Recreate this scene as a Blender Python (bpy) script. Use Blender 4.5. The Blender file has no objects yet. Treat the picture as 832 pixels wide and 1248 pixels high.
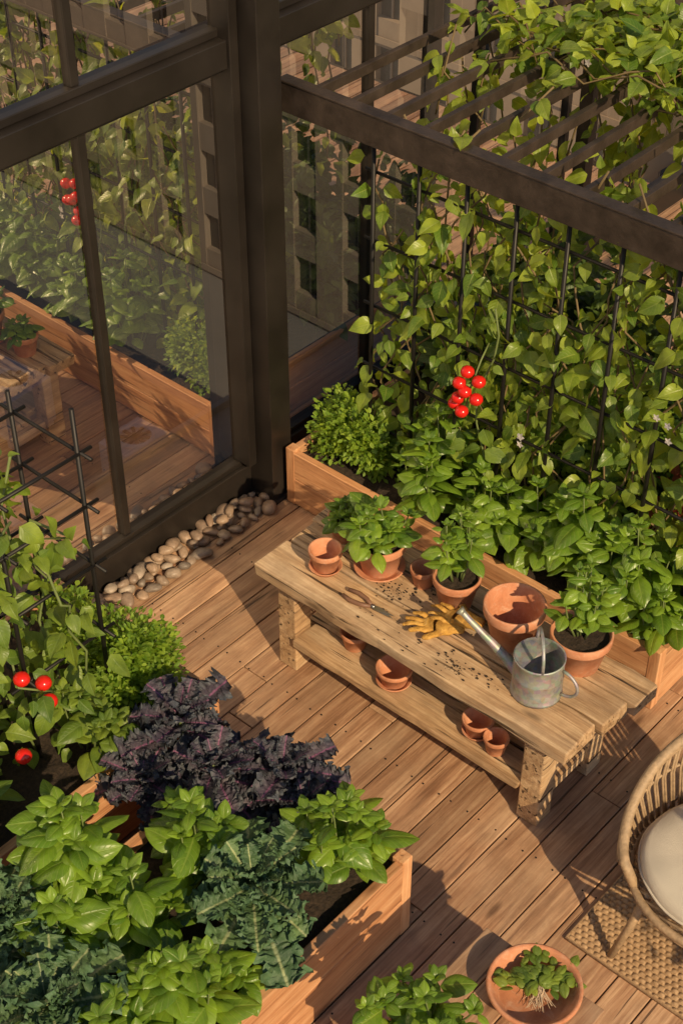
import bpy, math, random
import numpy as np
from mathutils import Vector, Matrix, noise
R=random.Random(7); NR=np.random.RandomState(11)
sc=bpy.context.scene
# ---------------------------------------------------------------- mesh builder
class MB:
    def __init__(s): s.v=[];s.f=[];s.m=[];s.g=[];s.sm=[];s.n=0
    def add(s,v,f,mat=0,gc=None,smooth=False):
        v=np.asarray(v,dtype=float).reshape(-1,3)
        s.v.append(v); s.g.append(v.copy() if gc is None else np.asarray(gc,dtype=float))
        n=s.n
        if isinstance(f,np.ndarray): fl=(f+n).tolist()
        else: fl=[[i+n for i in q] for q in f]
        s.f+=fl; s.m+=[mat]*len(fl); s.sm+=[smooth]*len(fl); s.n+=len(v)
def finish(mb,name,mats,parent=None,bevel=None,seg=2):
    me=bpy.data.meshes.new(name)
    V=np.concatenate(mb.v); G=np.concatenate(mb.g)
    me.from_pydata(V.tolist(),[],mb.f)
    for m in mats: me.materials.append(m)
    me.polygons.foreach_set('material_index',mb.m); me.polygons.foreach_set('use_smooth',mb.sm)
    a=me.attributes.new('gc','FLOAT_VECTOR','POINT'); a.data.foreach_set('vector',G.astype(np.float32).ravel())
    me.update()
    ob=bpy.data.objects.new(name,me); sc.collection.objects.link(ob)
    if parent: ob.parent=parent
    if bevel:
        b=ob.modifiers.new('bev','BEVEL'); b.width=bevel; b.segments=seg; b.limit_method='ANGLE'; b.angle_limit=math.radians(40)
    return ob
def empty(name):
    e=bpy.data.objects.new(name,None); sc.collection.objects.link(e); e.empty_display_size=.1; return e
BF=[(0,3,2,1),(4,5,6,7),(0,1,5,4),(1,2,6,5),(2,3,7,6),(3,0,4,7)]
def box(mb,x0,x1,y0,y1,z0,z1,mat=0,rot=0,pivot=None,M=None,grain=None):
    v=np.array([(x0,y0,z0),(x1,y0,z0),(x1,y1,z0),(x0,y1,z0),(x0,y0,z1),(x1,y0,z1),(x1,y1,z1),(x0,y1,z1)],float)
    c=v.mean(0); d=np.array([x1-x0,y1-y0,z1-z0]); L=int(np.argmax(d)) if grain is None else grain
    loc=v-c; o=[L]+[i for i in range(3) if i!=L]
    gc=loc[:,o]+np.array([R.uniform(-20,20),R.uniform(-20,20),R.uniform(-20,20)])
    if rot:
        p=c if pivot is None else np.array(pivot); cs,sn=math.cos(rot),math.sin(rot); w=v-p
        v=np.stack([w[:,0]*cs-w[:,1]*sn,w[:,0]*sn+w[:,1]*cs,w[:,2]],1)+p
    mb.add(v,BF,mat,gc)
def plank(mb,x0,x1,y0,y1,z0,z1,mat=0,n=14,j=.004,skew=.01):
    alx=(x1-x0)>=(y1-y0)
    a0,a1,b0,b1=(x0,x1,y0,y1) if alx else (y0,y1,x0,x1)
    V=[];G=[];off=np.array([R.uniform(-20,20) for _ in range(3)])
    for i in range(n+1):
        t=i/n; a=a0+(a1-a0)*t
        e=[R.uniform(-j,j) for _ in range(4)]
        w=[R.uniform(-j,j)*.5 for _ in range(4)]
        cs=[(b0+e[0],z0+w[0]),(b1+e[1],z0+w[1]),(b1+e[2],z1+w[2]),(b0+e[3],z1+w[3])]
        for k,(b,z) in enumerate(cs):
            aa=a+ (R.uniform(-skew,skew) if i in(0,n) else 0)
            V.append((aa,b,z) if alx else (b,aa,z)); G.append((aa-a0,b-b0,z-z0))
    F=[]
    for i in range(n):
        for k in range(4):
            q=[i*4+k,i*4+(k+1)%4,(i+1)*4+(k+1)%4,(i+1)*4+k]
            F.append(q[::-1] if alx else q)
    F.append([0,1,2,3] if alx else [3,2,1,0]); e=n*4; F.append([e+3,e+2,e+1,e] if alx else [e,e+1,e+2,e+3])
    mb.add(V,F,mat,np.array(G)+off)
def tube(mb,pts,r,ns=6,mat=0,cap=True,smooth=True):
    P=np.array([list(p) for p in pts],float); n=len(P)
    rr=np.full(n,r) if np.isscalar(r) else np.array(r)
    T=np.gradient(P,axis=0); T/=np.linalg.norm(T,axis=1,keepdims=True)+1e-9
    up=np.array([0,0,1.]) if abs(T[0,2])<.9 else np.array([1.,0,0])
    V=[];G=[]; L=0
    a=np.cross(T[0],up);a/=np.linalg.norm(a)
    for i in range(n):
        a=a-T[i]*np.dot(a,T[i]); a/=np.linalg.norm(a)+1e-9; b=np.cross(T[i],a)
        if i: L+=np.linalg.norm(P[i]-P[i-1])
        for k in range(ns):
            th=2*math.pi*k/ns
            V.append(P[i]+rr[i]*(math.cos(th)*a+math.sin(th)*b)); G.append((L,math.cos(th)*rr[i],math.sin(th)*rr[i]))
    F=[[i*ns+k,(i+1)*ns+k,(i+1)*ns+(k+1)%ns,i*ns+(k+1)%ns][::-1] for i in range(n-1) for k in range(ns)]
    if cap: F.append(list(range(ns))[::-1]); F.append([(n-1)*ns+k for k in range(ns)])
    mb.add(V,F,mat,G,smooth)
def lathe(mb,prof,c,ns=40,mat=0):
    V=[];n=len(prof)
    for i,(r,z) in enumerate(prof):
        for k in range(ns):
            th=2*math.pi*k/ns
            V.append((c[0]+r*math.cos(th),c[1]+r*math.sin(th),c[2]+z)); 
    F=[[i*ns+k,i*ns+(k+1)%ns,(i+1)*ns+(k+1)%ns,(i+1)*ns+k] for i in range(n-1) for k in range(ns)]
    mb.add(V,F,mat,None,True)
def ico(sub=2):
    import bmesh
    bm=bmesh.new(); bmesh.ops.create_icosphere(bm,subdivisions=sub,radius=1)
    v=np.array([list(x.co) for x in bm.verts]); f=np.array([[q.index for q in x.verts] for x in bm.faces]); bm.free(); return v,f
ICO2=ico(2); ICO3=ico(3)
# ---------------------------------------------------------------- materials
def mat(name):
    m=bpy.data.materials.new(name); m.use_nodes=True; nt=m.node_tree; nt.nodes.clear()
    o=nt.nodes.new('ShaderNodeOutputMaterial'); p=nt.nodes.new('ShaderNodeBsdfPrincipled'); nt.links.new(p.outputs[0],o.inputs[0])
    return m,nt,p,o
def ramp(nt,fac,stops):
    r=nt.nodes.new('ShaderNodeValToRGB'); e=r.color_ramp.elements
    while len(e)<len(stops): e.new(.5)
    for x,(p,c) in zip(e,stops): x.position=p; x.color=(*c,1) if len(c)==3 else c
    nt.links.new(fac,r.inputs[0]); return r.outputs[0]
def math_(nt,op,a,b=None,c=None):
    n=nt.nodes.new('ShaderNodeMath'); n.operation=op
    for i,x in enumerate((a,b,c)):
        if x is None: continue
        if isinstance(x,(int,float)): n.inputs[i].default_value=x
        else: nt.links.new(x,n.inputs[i])
    return n.outputs[0]
def mixc(nt,f,a,b,mode='MIX'):
    n=nt.nodes.new('ShaderNodeMix'); n.data_type='RGBA'; n.blend_type=mode
    for i,x in ((0,f),(6,a),(7,b)):
        if isinstance(x,(int,float)): n.inputs[i].default_value=x
        elif isinstance(x,tuple): n.inputs[i].default_value=(*x,1)
        else: nt.links.new(x,n.inputs[i])
    return n.outputs[2]
def bump(nt,p,h,s=.3,d=.01):
    b=nt.nodes.new('ShaderNodeBump'); b.inputs['Strength'].default_value=s; b.inputs['Distance'].default_value=d
    nt.links.new(h,b.inputs['Height']); nt.links.new(b.outputs[0],p.inputs['Normal'])
def gcn(nt):
    a=nt.nodes.new('ShaderNodeAttribute'); a.attribute_name='gc'; return a.outputs['Vector']
def mapv(nt,v,s):
    m=nt.nodes.new('ShaderNodeMapping'); m.inputs['Scale'].default_value=s; nt.links.new(v,m.inputs['Vector']); return m.outputs[0]
def noisen(nt,v,s=5,d=5,r=.6,dist=0):
    n=nt.nodes.new('ShaderNodeTexNoise'); n.inputs['Scale'].default_value=s; n.inputs['Detail'].default_value=d; n.inputs['Roughness'].default_value=r; n.inputs['Distortion'].default_value=dist
    nt.links.new(v,n.inputs['Vector']); return n.outputs['Fac']
def wood(name,dark,mid,light,rough=.6,crack=.5,vary=.35,bs=.35,gray=0.0,gcol=(.42,.36,.30),dirtf=.4,ct=.35):
    m,nt,p,o=mat(name); g=gcn(nt)
    n1=noisen(nt,mapv(nt,g,(1.6,26,26)),1,7,.62,.8)
    n2=noisen(nt,mapv(nt,g,(5,110,110)),1,4,.6,.3)
    n3=noisen(nt,mapv(nt,g,(1.5,5,5)),1.3,3,.5,.5)
    s=math_(nt,'ADD',math_(nt,'MULTIPLY',n1,.65),math_(nt,'MULTIPLY',n2,.35))
    c=ramp(nt,s,[(.34,dark),(.48,mid),(.64,light)])
    if gray: c=mixc(nt,math_(nt,'MULTIPLY',ramp(nt,n3,[(.42,(0,0,0)),(.72,(1,1,1))]),gray),c,gcol)
    cr=noisen(nt,mapv(nt,g,(1.2,38,38)),1,3,.5,.2)
    ck=ramp(nt,cr,[(ct-.04,(1,1,1)),(ct,(0,0,0))])
    c=mixc(nt,math_(nt,'MULTIPLY',ck,crack),c,tuple(x*.25 for x in dark))
    vo=nt.nodes.new('ShaderNodeTexVoronoi'); vo.inputs['Scale'].default_value=1; nt.links.new(mapv(nt,g,(2.2,7,7)),vo.inputs['Vector'])
    kn=ramp(nt,vo.outputs['Distance'],[(.05,(1,1,1)),(.14,(0,0,0))]); c=mixc(nt,math_(nt,'MULTIPLY',kn,.75),c,tuple(x*.5 for x in dark))
    geo=nt.nodes.new('ShaderNodeNewGeometry')
    hv=nt.nodes.new('ShaderNodeHueSaturation'); nt.links.new(c,hv.inputs['Color'])
    nt.links.new(math_(nt,'ADD',math_(nt,'MULTIPLY',geo.outputs['Random Per Island'],vary),1-vary*.5),hv.inputs['Value'])
    tc=nt.nodes.new('ShaderNodeTexCoord')
    dirt=noisen(nt,tc.outputs['Object'],3.3,7,.7)
    c2=mixc(nt,math_(nt,'MULTIPLY',ramp(nt,dirt,[(.42,(0,0,0)),(.66,(1,1,1))]),dirtf),hv.outputs[0],tuple(x*.5 for x in mid))
    nt.links.new(c2,p.inputs['Base Color'])
    nt.links.new(math_(nt,'ADD',math_(nt,'MULTIPLY',n1,.3),rough-.15),p.inputs['Roughness'])
    h=math_(nt,'SUBTRACT',s,math_(nt,'MULTIPLY',ck,.5)); bump(nt,p,h,bs,.006)
    return m
M_deck=wood('deck_wood',(.17,.085,.048),(.36,.20,.115),(.56,.36,.22),.46,.8,.5,.5,.35,(.46,.34,.23),.45)
M_bench=wood('bench_wood',(.18,.10,.05),(.50,.315,.17),(.74,.54,.33),.65,1.,.3,1.,.5,(.52,.42,.31),.65,.39)
M_plant=wood('planter_wood',(.30,.125,.055),(.55,.27,.13),(.68,.39,.21),.55,.6,.3,.35,0,(.4,.4,.4),.35,.36)
def simple(name,col,rough=.5,metal=0,nscale=8,vary=.15,bs=0,bscale=40):
    m,nt,p,o=mat(name); tc=nt.nodes.new('ShaderNodeTexCoord')
    n=noisen(nt,tc.outputs['Object'],nscale,6,.6)
    c=ramp(nt,n,[(.3,tuple(x*(1-vary) for x in col)),(.7,tuple(min(1,x*(1+vary)) for x in col))])
    nt.links.new(c,p.inputs['Base Color']); p.inputs['Metallic'].default_value=metal
    nt.links.new(math_(nt,'ADD',math_(nt,'MULTIPLY',n,.25),rough-.12),p.inputs['Roughness'])
    if bs: bump(nt,p,noisen(nt,tc.outputs['Object'],bscale,4,.6),bs,.01)
    return m
M_frame=simple('dark_bronze_frame',(.024,.019,.016),.42,.3,3,.3)
M_beam=simple('pergola_metal',(.062,.045,.036),.45,.4,9,.4,.2,60)
M_wire=simple('trellis_wire',(.018,.016,.015),.5,.5)
M_soil=simple('soil',(.030,.019,.012),.95,0,60,.6,1,50)
M_conc=simple('concrete_ledge',(.50,.42,.32),.8,0,4,.15,.2,60)
M_stem=simple('green_stem',(.13,.17,.05),.6)
M_vstem=simple('vine_stem',(.15,.105,.045),.7)
M_under=simple('deck_substructure',(.03,.02,.014),.9)
def terracotta():
    m,nt,p,o=mat('terracotta'); tc=nt.nodes.new('ShaderNodeTexCoord'); ob=tc.outputs['Object']
    n=noisen(nt,ob,9,6,.65); c=ramp(nt,n,[(.3,(.38,.145,.07)),(.5,(.54,.225,.115)),(.72,(.63,.31,.18))])
    w=noisen(nt,ob,22,7,.75,1.); c=mixc(nt,math_(nt,'MULTIPLY',ramp(nt,w,[(.52,(0,0,0)),(.72,(1,1,1))]),.45),c,(.66,.50,.38))
    d=noisen(nt,ob,13,7,.75,.5); c=mixc(nt,math_(nt,'MULTIPLY',ramp(nt,d,[(.58,(0,0,0)),(.72,(1,1,1))]),.4),c,(.20,.09,.05))
    nt.links.new(c,p.inputs['Base Color']); p.inputs['Roughness'].default_value=.78; bump(nt,p,noisen(nt,ob,120,3,.5),.2,.002); return m
M_terra=terracotta()
def leafmat(name,c1,c2,vein,rough=.42,tr=.3,tcol=None,veinw=.5,bs=.4,edge=None,side=.55):
    m,nt,p,o=mat(name); g=gcn(nt); sx=nt.nodes.new('ShaderNodeSeparateXYZ'); nt.links.new(g,sx.inputs[0])
    x=math_(nt,'ABSOLUTE',sx.outputs[0]); y=sx.outputs[1]
    geo=nt.nodes.new('ShaderNodeNewGeometry'); rnd=geo.outputs['Random Per Island']
    c=mixc(nt,rnd,c1,c2)
    if edge: c=mixc(nt,ramp(nt,x,[(.35,(0,0,0)),(.9,(1,1,1))]),c,edge)
    mid=ramp(nt,x,[(.03,(1,1,1)),(.10,(0,0,0))])
    sv=math_(nt,'SINE',math_(nt,'MULTIPLY',math_(nt,'SUBTRACT',y,math_(nt,'MULTIPLY',x,.28)),48))
    sv=ramp(nt,sv,[(.82,(0,0,0)),(1.0,(1,1,1))])
    vm=math_(nt,'MULTIPLY',math_(nt,'MAXIMUM',mid,math_(nt,'MULTIPLY',sv,side)),veinw)
    c=mixc(nt,vm,c,vein)
    tc=nt.nodes.new('ShaderNodeTexCoord'); n=noisen(nt,tc.outputs['Object'],14,3,.6)
    c=mixc(nt,1.0,c,ramp(nt,n,[(.3,(.68,.70,.72)),(.7,(1.25,1.17,1.0))]),'MULTIPLY')
    nt.links.new(c,p.inputs['Base Color']); p.inputs['Roughness'].default_value=rough
    hgt=math_(nt,'SUBTRACT',1,math_(nt,'MAXIMUM',mid,sv)) if side>.2 else noisen(nt,tc.outputs['Object'],110,2,.5)
    bump(nt,p,hgt,bs,.004)
    t=nt.nodes.new('ShaderNodeBsdfTranslucent')
    tt=mixc(nt,1.0,c,tcol or (2.6,2.1,.7),'MULTIPLY'); nt.links.new(tt,t.inputs['Color'])
    mx=nt.nodes.new('ShaderNodeMixShader'); mx.inputs[0].default_value=tr
    nt.links.new(p.outputs[0],mx.inputs[1]); nt.links.new(t.outputs[0],mx.inputs[2]); nt.links.new(mx.outputs[0],o.inputs[0]); return m
L_basil=leafmat('basil_leaf',(.090,.19,.020),(.21,.35,.035),(.29,.41,.09),.34,.33)
L_vine=leafmat('vine_leaf',(.085,.175,.022),(.33,.43,.055),(.34,.42,.12),.38,.40)
L_tom=leafmat('tomato_leaf',(.09,.17,.022),(.21,.30,.040),(.2,.3,.08),.45,.32)
L_kale=leafmat('kale_leaf',(.055,.115,.050),(.10,.18,.070),(.30,.36,.19),.6,.15,(1.5,1.6,1.),.95,.8,(.070,.150,.075),.05)
L_pkale=leafmat('purple_kale_leaf',(.058,.048,.075),(.085,.072,.105),(.26,.10,.22),.6,.12,(1.5,1.2,1.5),.85,.8,(.062,.075,.098),.05)
L_herb=leafmat('parsley_leaf',(.11,.23,.020),(.26,.39,.040),(.2,.3,.08),.5,.35)
L_dark=leafmat('shrub_leaf',(.035,.08,.018),(.10,.17,.03),(.15,.22,.07),.5,.25)
L_red=leafmat('red_leaf',(.20,.03,.02),(.32,.08,.03),(.3,.1,.08),.5,.3,(1.5,1,1))
L_flow=leafmat('white_petal',(.7,.65,.7),(.8,.78,.8),(.8,.8,.8),.5,.3,(1,1,1),.0)
L_shade_olive=leafmat('shade_olive_leaf',(.09,.12,.06),(.15,.18,.09),(.2,.22,.12),.5,.2)  # leaves of the added out-of-view tree that shades the deck
m,nt,p,o=mat('tomato_skin'); p.inputs['Base Color'].default_value=(.60,.016,.01,1); p.inputs['Roughness'].default_value=.18; M_tom=m
m,nt,p,o=mat('window_glass'); nt.nodes.remove(p)
tr=nt.nodes.new('ShaderNodeBsdfTransparent'); tr.inputs[0].default_value=(.66,.70,.76,1)
gl=nt.nodes.new('ShaderNodeBsdfGlossy'); gl.inputs['Roughness'].default_value=.0; gl.inputs[0].default_value=(1,.93,.84,1)
fr=nt.nodes.new('ShaderNodeFresnel'); fr.inputs[0].default_value=1.5
mx=nt.nodes.new('ShaderNodeMixShader'); nt.links.new(math_(nt,'ADD',math_(nt,'MULTIPLY',fr.outputs[0],1.2),.60),mx.inputs[0])
nt.links.new(tr.outputs[0],mx.inputs[1]); nt.links.new(gl.outputs[0],mx.inputs[2]); nt.links.new(mx.outputs[0],o.inputs[0]); M_glass=m
# ---------------------------------------------------------------- leaf templates
def leaf_t(kind,nu=4,nv=6,seed=0):
    rs=np.random.RandomState(seed); V=[];G=[]
    ph=rs.uniform(0,6.28,6); dr=rs.uniform(.15,.45); tw=rs.uniform(-.3,.3)
    nz=lambda a,b,c: noise.noise(Vector((a,b,c+seed*7.3)))
    for j in range(nv+1):
        s=j/nv
        if kind=='basil': w=.35*(math.sin(math.pi*min(1,s**.78))**.75 if 0<s<1 else 0)+.004
        elif kind=='vine': w=.33*((math.sin(math.pi*s**.62))**.9 if 0<s<1 else 0)+.004
        elif kind=='small': w=.3*(math.sin(math.pi*s) if 0<s<1 else 0)+.01
        elif kind=='kale': w=.03+.21*(math.sin(math.pi*min(1,max(0,(s-.15)/1.0))**.75)**.5 if .15<s<.999 else 0)+(.05 if s>.9 else 0)
        for i in range(nu+1):
            x=-1+2*i/nu; ax=abs(x)
            px=x*w; py=s; pz=0
            if kind in('basil',): pz=w*(.75*ax-.95*ax*ax)-dr*s*s+.02*math.sin(9*s+ph[0])*ax
            elif kind=='vine': pz=w*(.7*ax-.45*ax*ax)-dr*.9*s*s+.05*math.sin(7*s+ph[0]+x)*ax+tw*px*s
            elif kind=='small': pz=.3*ax*w-.2*s*s
            elif kind=='kale':
                e=ax**1.2*min(1,s*4); sd=10*np.sign(x)
                pz=.35*ax*w-dr*1.0*s*s+e*(.16*nz(s*8,sd,0)+.15*nz(s*19,sd+x*2,ax*2)+.08*nz(s*36,sd+x*4,9))+.035*nz(s*28,x*9,5)
                px+=np.sign(x)*e*(.10*nz(s*10,sd,20)+.12*nz(s*21,sd,30+ax)+.06*nz(s*40,sd,33)); py+=e*(.09*nz(s*18,sd,40)+.05*nz(s*34,sd+x*3,50))
            V.append((px,py,pz)); G.append((x if kind!='kale' else x*.9,s,seed))
    F=[[j*(nu+1)+i,j*(nu+1)+i+1,(j+1)*(nu+1)+i+1,(j+1)*(nu+1)+i] for j in range(nv) for i in range(nu)]
    return np.array(V),np.array(F),np.array(G)
T_basil=[leaf_t('basil',6,7,i) for i in range(6)]
T_vine=[leaf_t('vine',4,6,i) for i in range(6)]
T_small=[leaf_t('small',2,3,i) for i in range(4)]
T_kale=[leaf_t('kale',12,64,i) for i in range(8)]
def nrm(a): return a/(np.linalg.norm(a,axis=-1,keepdims=True)+1e-9)
def leaves(mb,P,A,Nn,S,T,mat=0):
    P=np.asarray(P,float);A=nrm(np.asarray(A,float));Nn=np.asarray(Nn,float);S=np.asarray(S,float)
    if len(P)==0: return
    Nn=nrm(Nn-A*np.sum(A*Nn,1,keepdims=True)); X=np.cross(A,Nn)
    idx=NR.randint(0,len(T),len(P))
    for k,(tv,tf,tg) in enumerate(T):
        m_=idx==k; n=m_.sum()
        if n==0: continue
        V=P[m_][:,None]+S[m_][:,None,None]*(tv[None,:,0:1]*X[m_][:,None]+tv[None,:,1:2]*A[m_][:,None]+tv[None,:,2:3]*Nn[m_][:,None])
        F=(tf[None]+(np.arange(n)*len(tv))[:,None,None]).reshape(-1,tf.shape[1])
        G=np.broadcast_to(tg[None],(n,)+tg.shape).reshape(-1,3)
        mb.add(V.reshape(-1,3),F,mat,G,True)
def rvec(n,s): return NR.normal(0,s,(n,3))
# ---------------------------------------------------------------- plants
def basil(mb,c,h,r,nst=9,ls=.12,T=None,mat=0,smat=1):
    P=[];A=[];Nn=[];S=[]
    for s in range(nst):
        a=R.uniform(0,6.28) if s else 0; q=math.sqrt(R.random()) if s else 0
        b=Vector(c)+Vector((math.cos(a)*r*.35*q,math.sin(a)*r*.35*q,0))
        hh=h*(R.uniform(.65,1.1) if s else 1.)*(1-.3*q); t=Vector(c)+Vector((math.cos(a)*r*q,math.sin(a)*r*q,hh))
        pts=[b.lerp(t,k/5)+Vector((math.cos(a),math.sin(a),0))*r*.12*math.sin(k/5*3.14) for k in range(6)]
        tube(mb,pts,[.006-.0007*k for k in range(6)],5,smat)
        nn=max(3,int(hh/.075)); ph=R.uniform(0,6.28)
        for k in range(nn):
            u=.25+.75*(k+.5)/nn; i=min(4,int(u*5)); p=pts[i].lerp(pts[i+1],u*5-i)
            for d in (0,math.pi):
                az=ph+k*1.57+d+R.uniform(-.35,.35); el=R.uniform(-.35,.35)+.25*u
                ax=(math.cos(az)*math.cos(el),math.sin(az)*math.cos(el),math.sin(el))
                sz=ls*R.uniform(.55,1.18)*(.75+.5*math.sin(u*3.0))
                if u>.85: sz*=.75
                pp=p+Vector(ax)*.018
                P.append(pp);A.append(ax);Nn.append((R.gauss(0,.35),R.gauss(0,.35),1));S.append(sz)
        for k in range(5):
            az=ph+k*1.3; el=R.uniform(.5,1.1); ax=(math.cos(az)*math.cos(el),math.sin(az)*math.cos(el),math.sin(el))
            P.append(pts[-1]);A.append(ax);Nn.append((-ax[0],-ax[1],.6));S.append(ls*R.uniform(.35,.6))
    leaves(mb,[list(x) for x in P],A,Nn,S,T or T_basil,mat)
def kale(mb,c,L,n=30,mat=0,smat=1,rise=.12,spread=1.35):
    P=[];A=[];Nn=[];S=[]
    tube(mb,[Vector(c)-Vector((0,0,.03)),Vector(c)+Vector((0,0,rise))],[.016,.012],7,smat)
    for i in range(n):
        q=i/n; az=i*2.3999+R.uniform(-.25,.25); el=1.3-spread*q+R.uniform(-.18,.18)
        ax=Vector((math.cos(az)*math.cos(el),math.sin(az)*math.cos(el),math.sin(el)))
        sz=L*(.4+.75*q**.7)*R.uniform(.8,1.15)
        b=Vector(c)+Vector((0,0,rise*(1-.6*q)))
        P.append(list(b));A.append(list(ax));Nn.append((-math.cos(az)*math.sin(el)+R.gauss(0,.25),-math.sin(az)*math.sin(el)+R.gauss(0,.25),math.cos(el)+.25));S.append(sz)
    leaves(mb,P,A,Nn,S,T_kale,mat)
def bush(mb,c,rad,n,size,T,mat=0,nclump=14,smat=None):
    cc=nrm(rvec(nclump,1))*NR.uniform(.35,.9,(nclump,1)); cc[:,2]=np.abs(cc[:,2])*.9
    k=NR.randint(0,nclump,n); d=nrm(rvec(n,1))*NR.uniform(.4,1,(n,1))*.34
    P=(cc[k]+d); A=nrm(d+P*.4+rvec(n,.25)); Nn=np.array([0,0,1.])+P*.5+rvec(n,.3)
    P=P*np.array(rad)+np.array(c)
    leaves(mb,P,A,Nn,size*NR.uniform(.6,1.25,n),T,mat)
    if smat is not None:
        for q in cc: tube(mb,[c,(np.array(c)+q*np.array(rad)*.5+np.array([0,0,.03])),np.array(c)+q*np.array(rad)],[.005,.004,.002],4,smat)
def vine(mb,pts,step=.035,ls=.1,out=(0,-1,0),spread=.05,mat=0,smat=1,r=.005,both=.35,T=None):
    P_=[Vector(p) for p in pts]; tube(mb,P_,r,5,smat)
    P=[];A=[];Nn=[];S=[]; o=Vector(out)
    for a,b in zip(P_[:-1],P_[1:]):
        L=(b-a).length; n=max(1,int(L/step+R.random()))
        for k in range(n):
            p=a.lerp(b,(k+R.random())/n); oo=o*(-1 if R.random()<both else 1)
            side=Vector((R.gauss(0,1),R.gauss(0,.6),R.gauss(-.1,.7))).normalized()
            d=(oo*.8+side).normalized(); q=p+d*R.uniform(.01,spread)
            ax=(d*.8+Vector((0,0,-.45))+Vector((R.gauss(0,.35),R.gauss(0,.35),R.gauss(0,.35)))).normalized()
            nn=o*.8+Vector((0,0,.8))+Vector((R.gauss(0,.4),R.gauss(0,.4),R.gauss(0,.4)))
            P.append(list(q));A.append(list(ax));Nn.append(list(nn));S.append(ls*R.uniform(.42,1.3))
    leaves(mb,P,A,Nn,S,T or T_vine,mat)
def tomato(mb,c,r,mat):
    v,f=ICO2; th=np.arctan2(v[:,1],v[:,0]); s=1-.05*np.cos(5*th)*np.abs(v[:,2]); 
    w=v*np.stack([s,s,np.full(len(v),.9)],1)*r+np.array(c); mb.add(w,f,mat,None,True)
# ================================================================ WORLD / LIGHT / CAMERA
SD=Vector((.91,-.36,0)).normalized(); EL=math.radians(33)
w=bpy.data.worlds.new('World'); sc.world=w; w.use_nodes=True; nt=w.node_tree
sky=nt.nodes.new('ShaderNodeTexSky'); sky.sky_type='NISHITA'; sky.sun_disc=False; sky.sun_elevation=EL; sky.sun_rotation=math.atan2(SD.x,SD.y)
bg=nt.nodes['Background']; nt.links.new(sky.outputs[0],bg.inputs[0]); bg.inputs[1].default_value=.08
sl=bpy.data.lights.new('sun','SUN'); sl.energy=5.0; sl.angle=math.radians(.5); sl.color=(1,.765,.455)
so=bpy.data.objects.new('sun',sl); sc.collection.objects.link(so)
sv=Vector((SD.x*math.cos(EL),SD.y*math.cos(EL),math.sin(EL))); so.rotation_euler=sv.to_track_quat('Z','Y').to_euler(); so.location=sv*30
al=math.radians(41.5); th=math.radians(40.0)
cam=bpy.data.cameras.new('camera'); co=bpy.data.objects.new('camera',cam); sc.collection.objects.link(co)
co.location=(0,0,5.2); F=Vector((-math.sin(al)*math.cos(th),math.cos(al)*math.cos(th),-math.sin(th)))
co.rotation_euler=F.to_track_quat('-Z','Y').to_euler(); cam.sensor_fit='VERTICAL'; cam.sensor_height=36; cam.sensor_width=24; cam.lens=54.0; cam.clip_end=2000
sc.camera=co
sc.view_settings.view_transform='Standard'; sc.view_settings.look='None'; sc.view_settings.exposure=0
# ================================================================ DECK
mb=MB(); x=-4.60; W=.150; scr=MB()
while x<2.6:
    y=-1.5+R.uniform(-1,0)
    while y<8.6:
        L=R.uniform(1.8,3.4); y1=min(y+L,8.8)
        box(mb,x,x+W-.006,y,y1-.004,-.03+R.uniform(-.0012,.0012),R.uniform(-.0018,.0018),0,grain=1)
        y=y1
    if x<-.8:
        for k in range(9):
            for q in(.028,.116): lathe(scr,[(.0042,.001),(.004,.0032),(0,.0026)],(x+q,1.3+k*.55+R.uniform(-.006,.006),0),8)
    x+=W
dk=finish(mb,'wooden_deck',[M_deck],bevel=.004)
sob=finish(scr,'screws',[M_wire],dk)
mb=MB(); box(mb,-4.6,2.7,-2.6,8.9,-.25,-.045); finish(mb,'terrace_slab',[M_under])
# ================================================================ WINDOW WALL
ww=empty('window_wall'); mb=MB()
XG=-4.64
box(mb,-4.70,-4.58,-1.5,9,-.02,.185)
box(mb,-4.685,-4.605,-1.5,9,.185,.215)
ys=[.37,1.19,2.0,2.81,3.62]; ys2=[5.44,6.35,7.25,8.15]
for y in ys+ys2:
    box(mb,-4.675,-4.615,y-.022,y+.022,.216,2.37)
    box(mb,-4.675,-4.615,y-.022,y+.022,2.57,4.4)
box(mb,-4.71,-4.59,-1.5,9,2.37,2.40); box(mb,-4.72,-4.55,-1.5,9,2.402,2.53); box(mb,-4.70,-4.60,-1.5,9,2.532,2.57)
box(mb,-4.72,-4.56,-1.5,9,4.4,4.6)
box(mb,-4.70,-4.42,4.455,4.60,-.01,4.7); box(mb,-4.66,-4.53,4.40,4.453,.216,4.39); box(mb,-4.66,-4.57,4.602,4.64,.216,4.39)
box(mb,-4.72,-4.40,4.44,4.615,-.005,.02)
finish(mb,'frame',[M_frame],ww,bevel=.004)
mb=MB()
ya=[-1.5]+ys+[4.41]; 
for a,b in list(zip(ya[:-1],ya[1:]))+list(zip([4.63]+ys2,ys2+[9])):
    for z0,z1 in ((.2,2.38),(2.56,4.41)):
        mb.add([(XG,a+.01,z0),(XG,b-.01,z0),(XG,b-.01,z1),(XG,a+.01,z1)],[(0,1,2,3)])
finish(mb,'panes',[M_glass],ww)
mb=MB(); box(mb,-5.12,-4.71,-2,9.2,-.3,.10); box(mb,-5.16,-5.121,-2,9.2,-.4,.14); finish(mb,'outer_ledge',[M_conc],bevel=.006)
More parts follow.
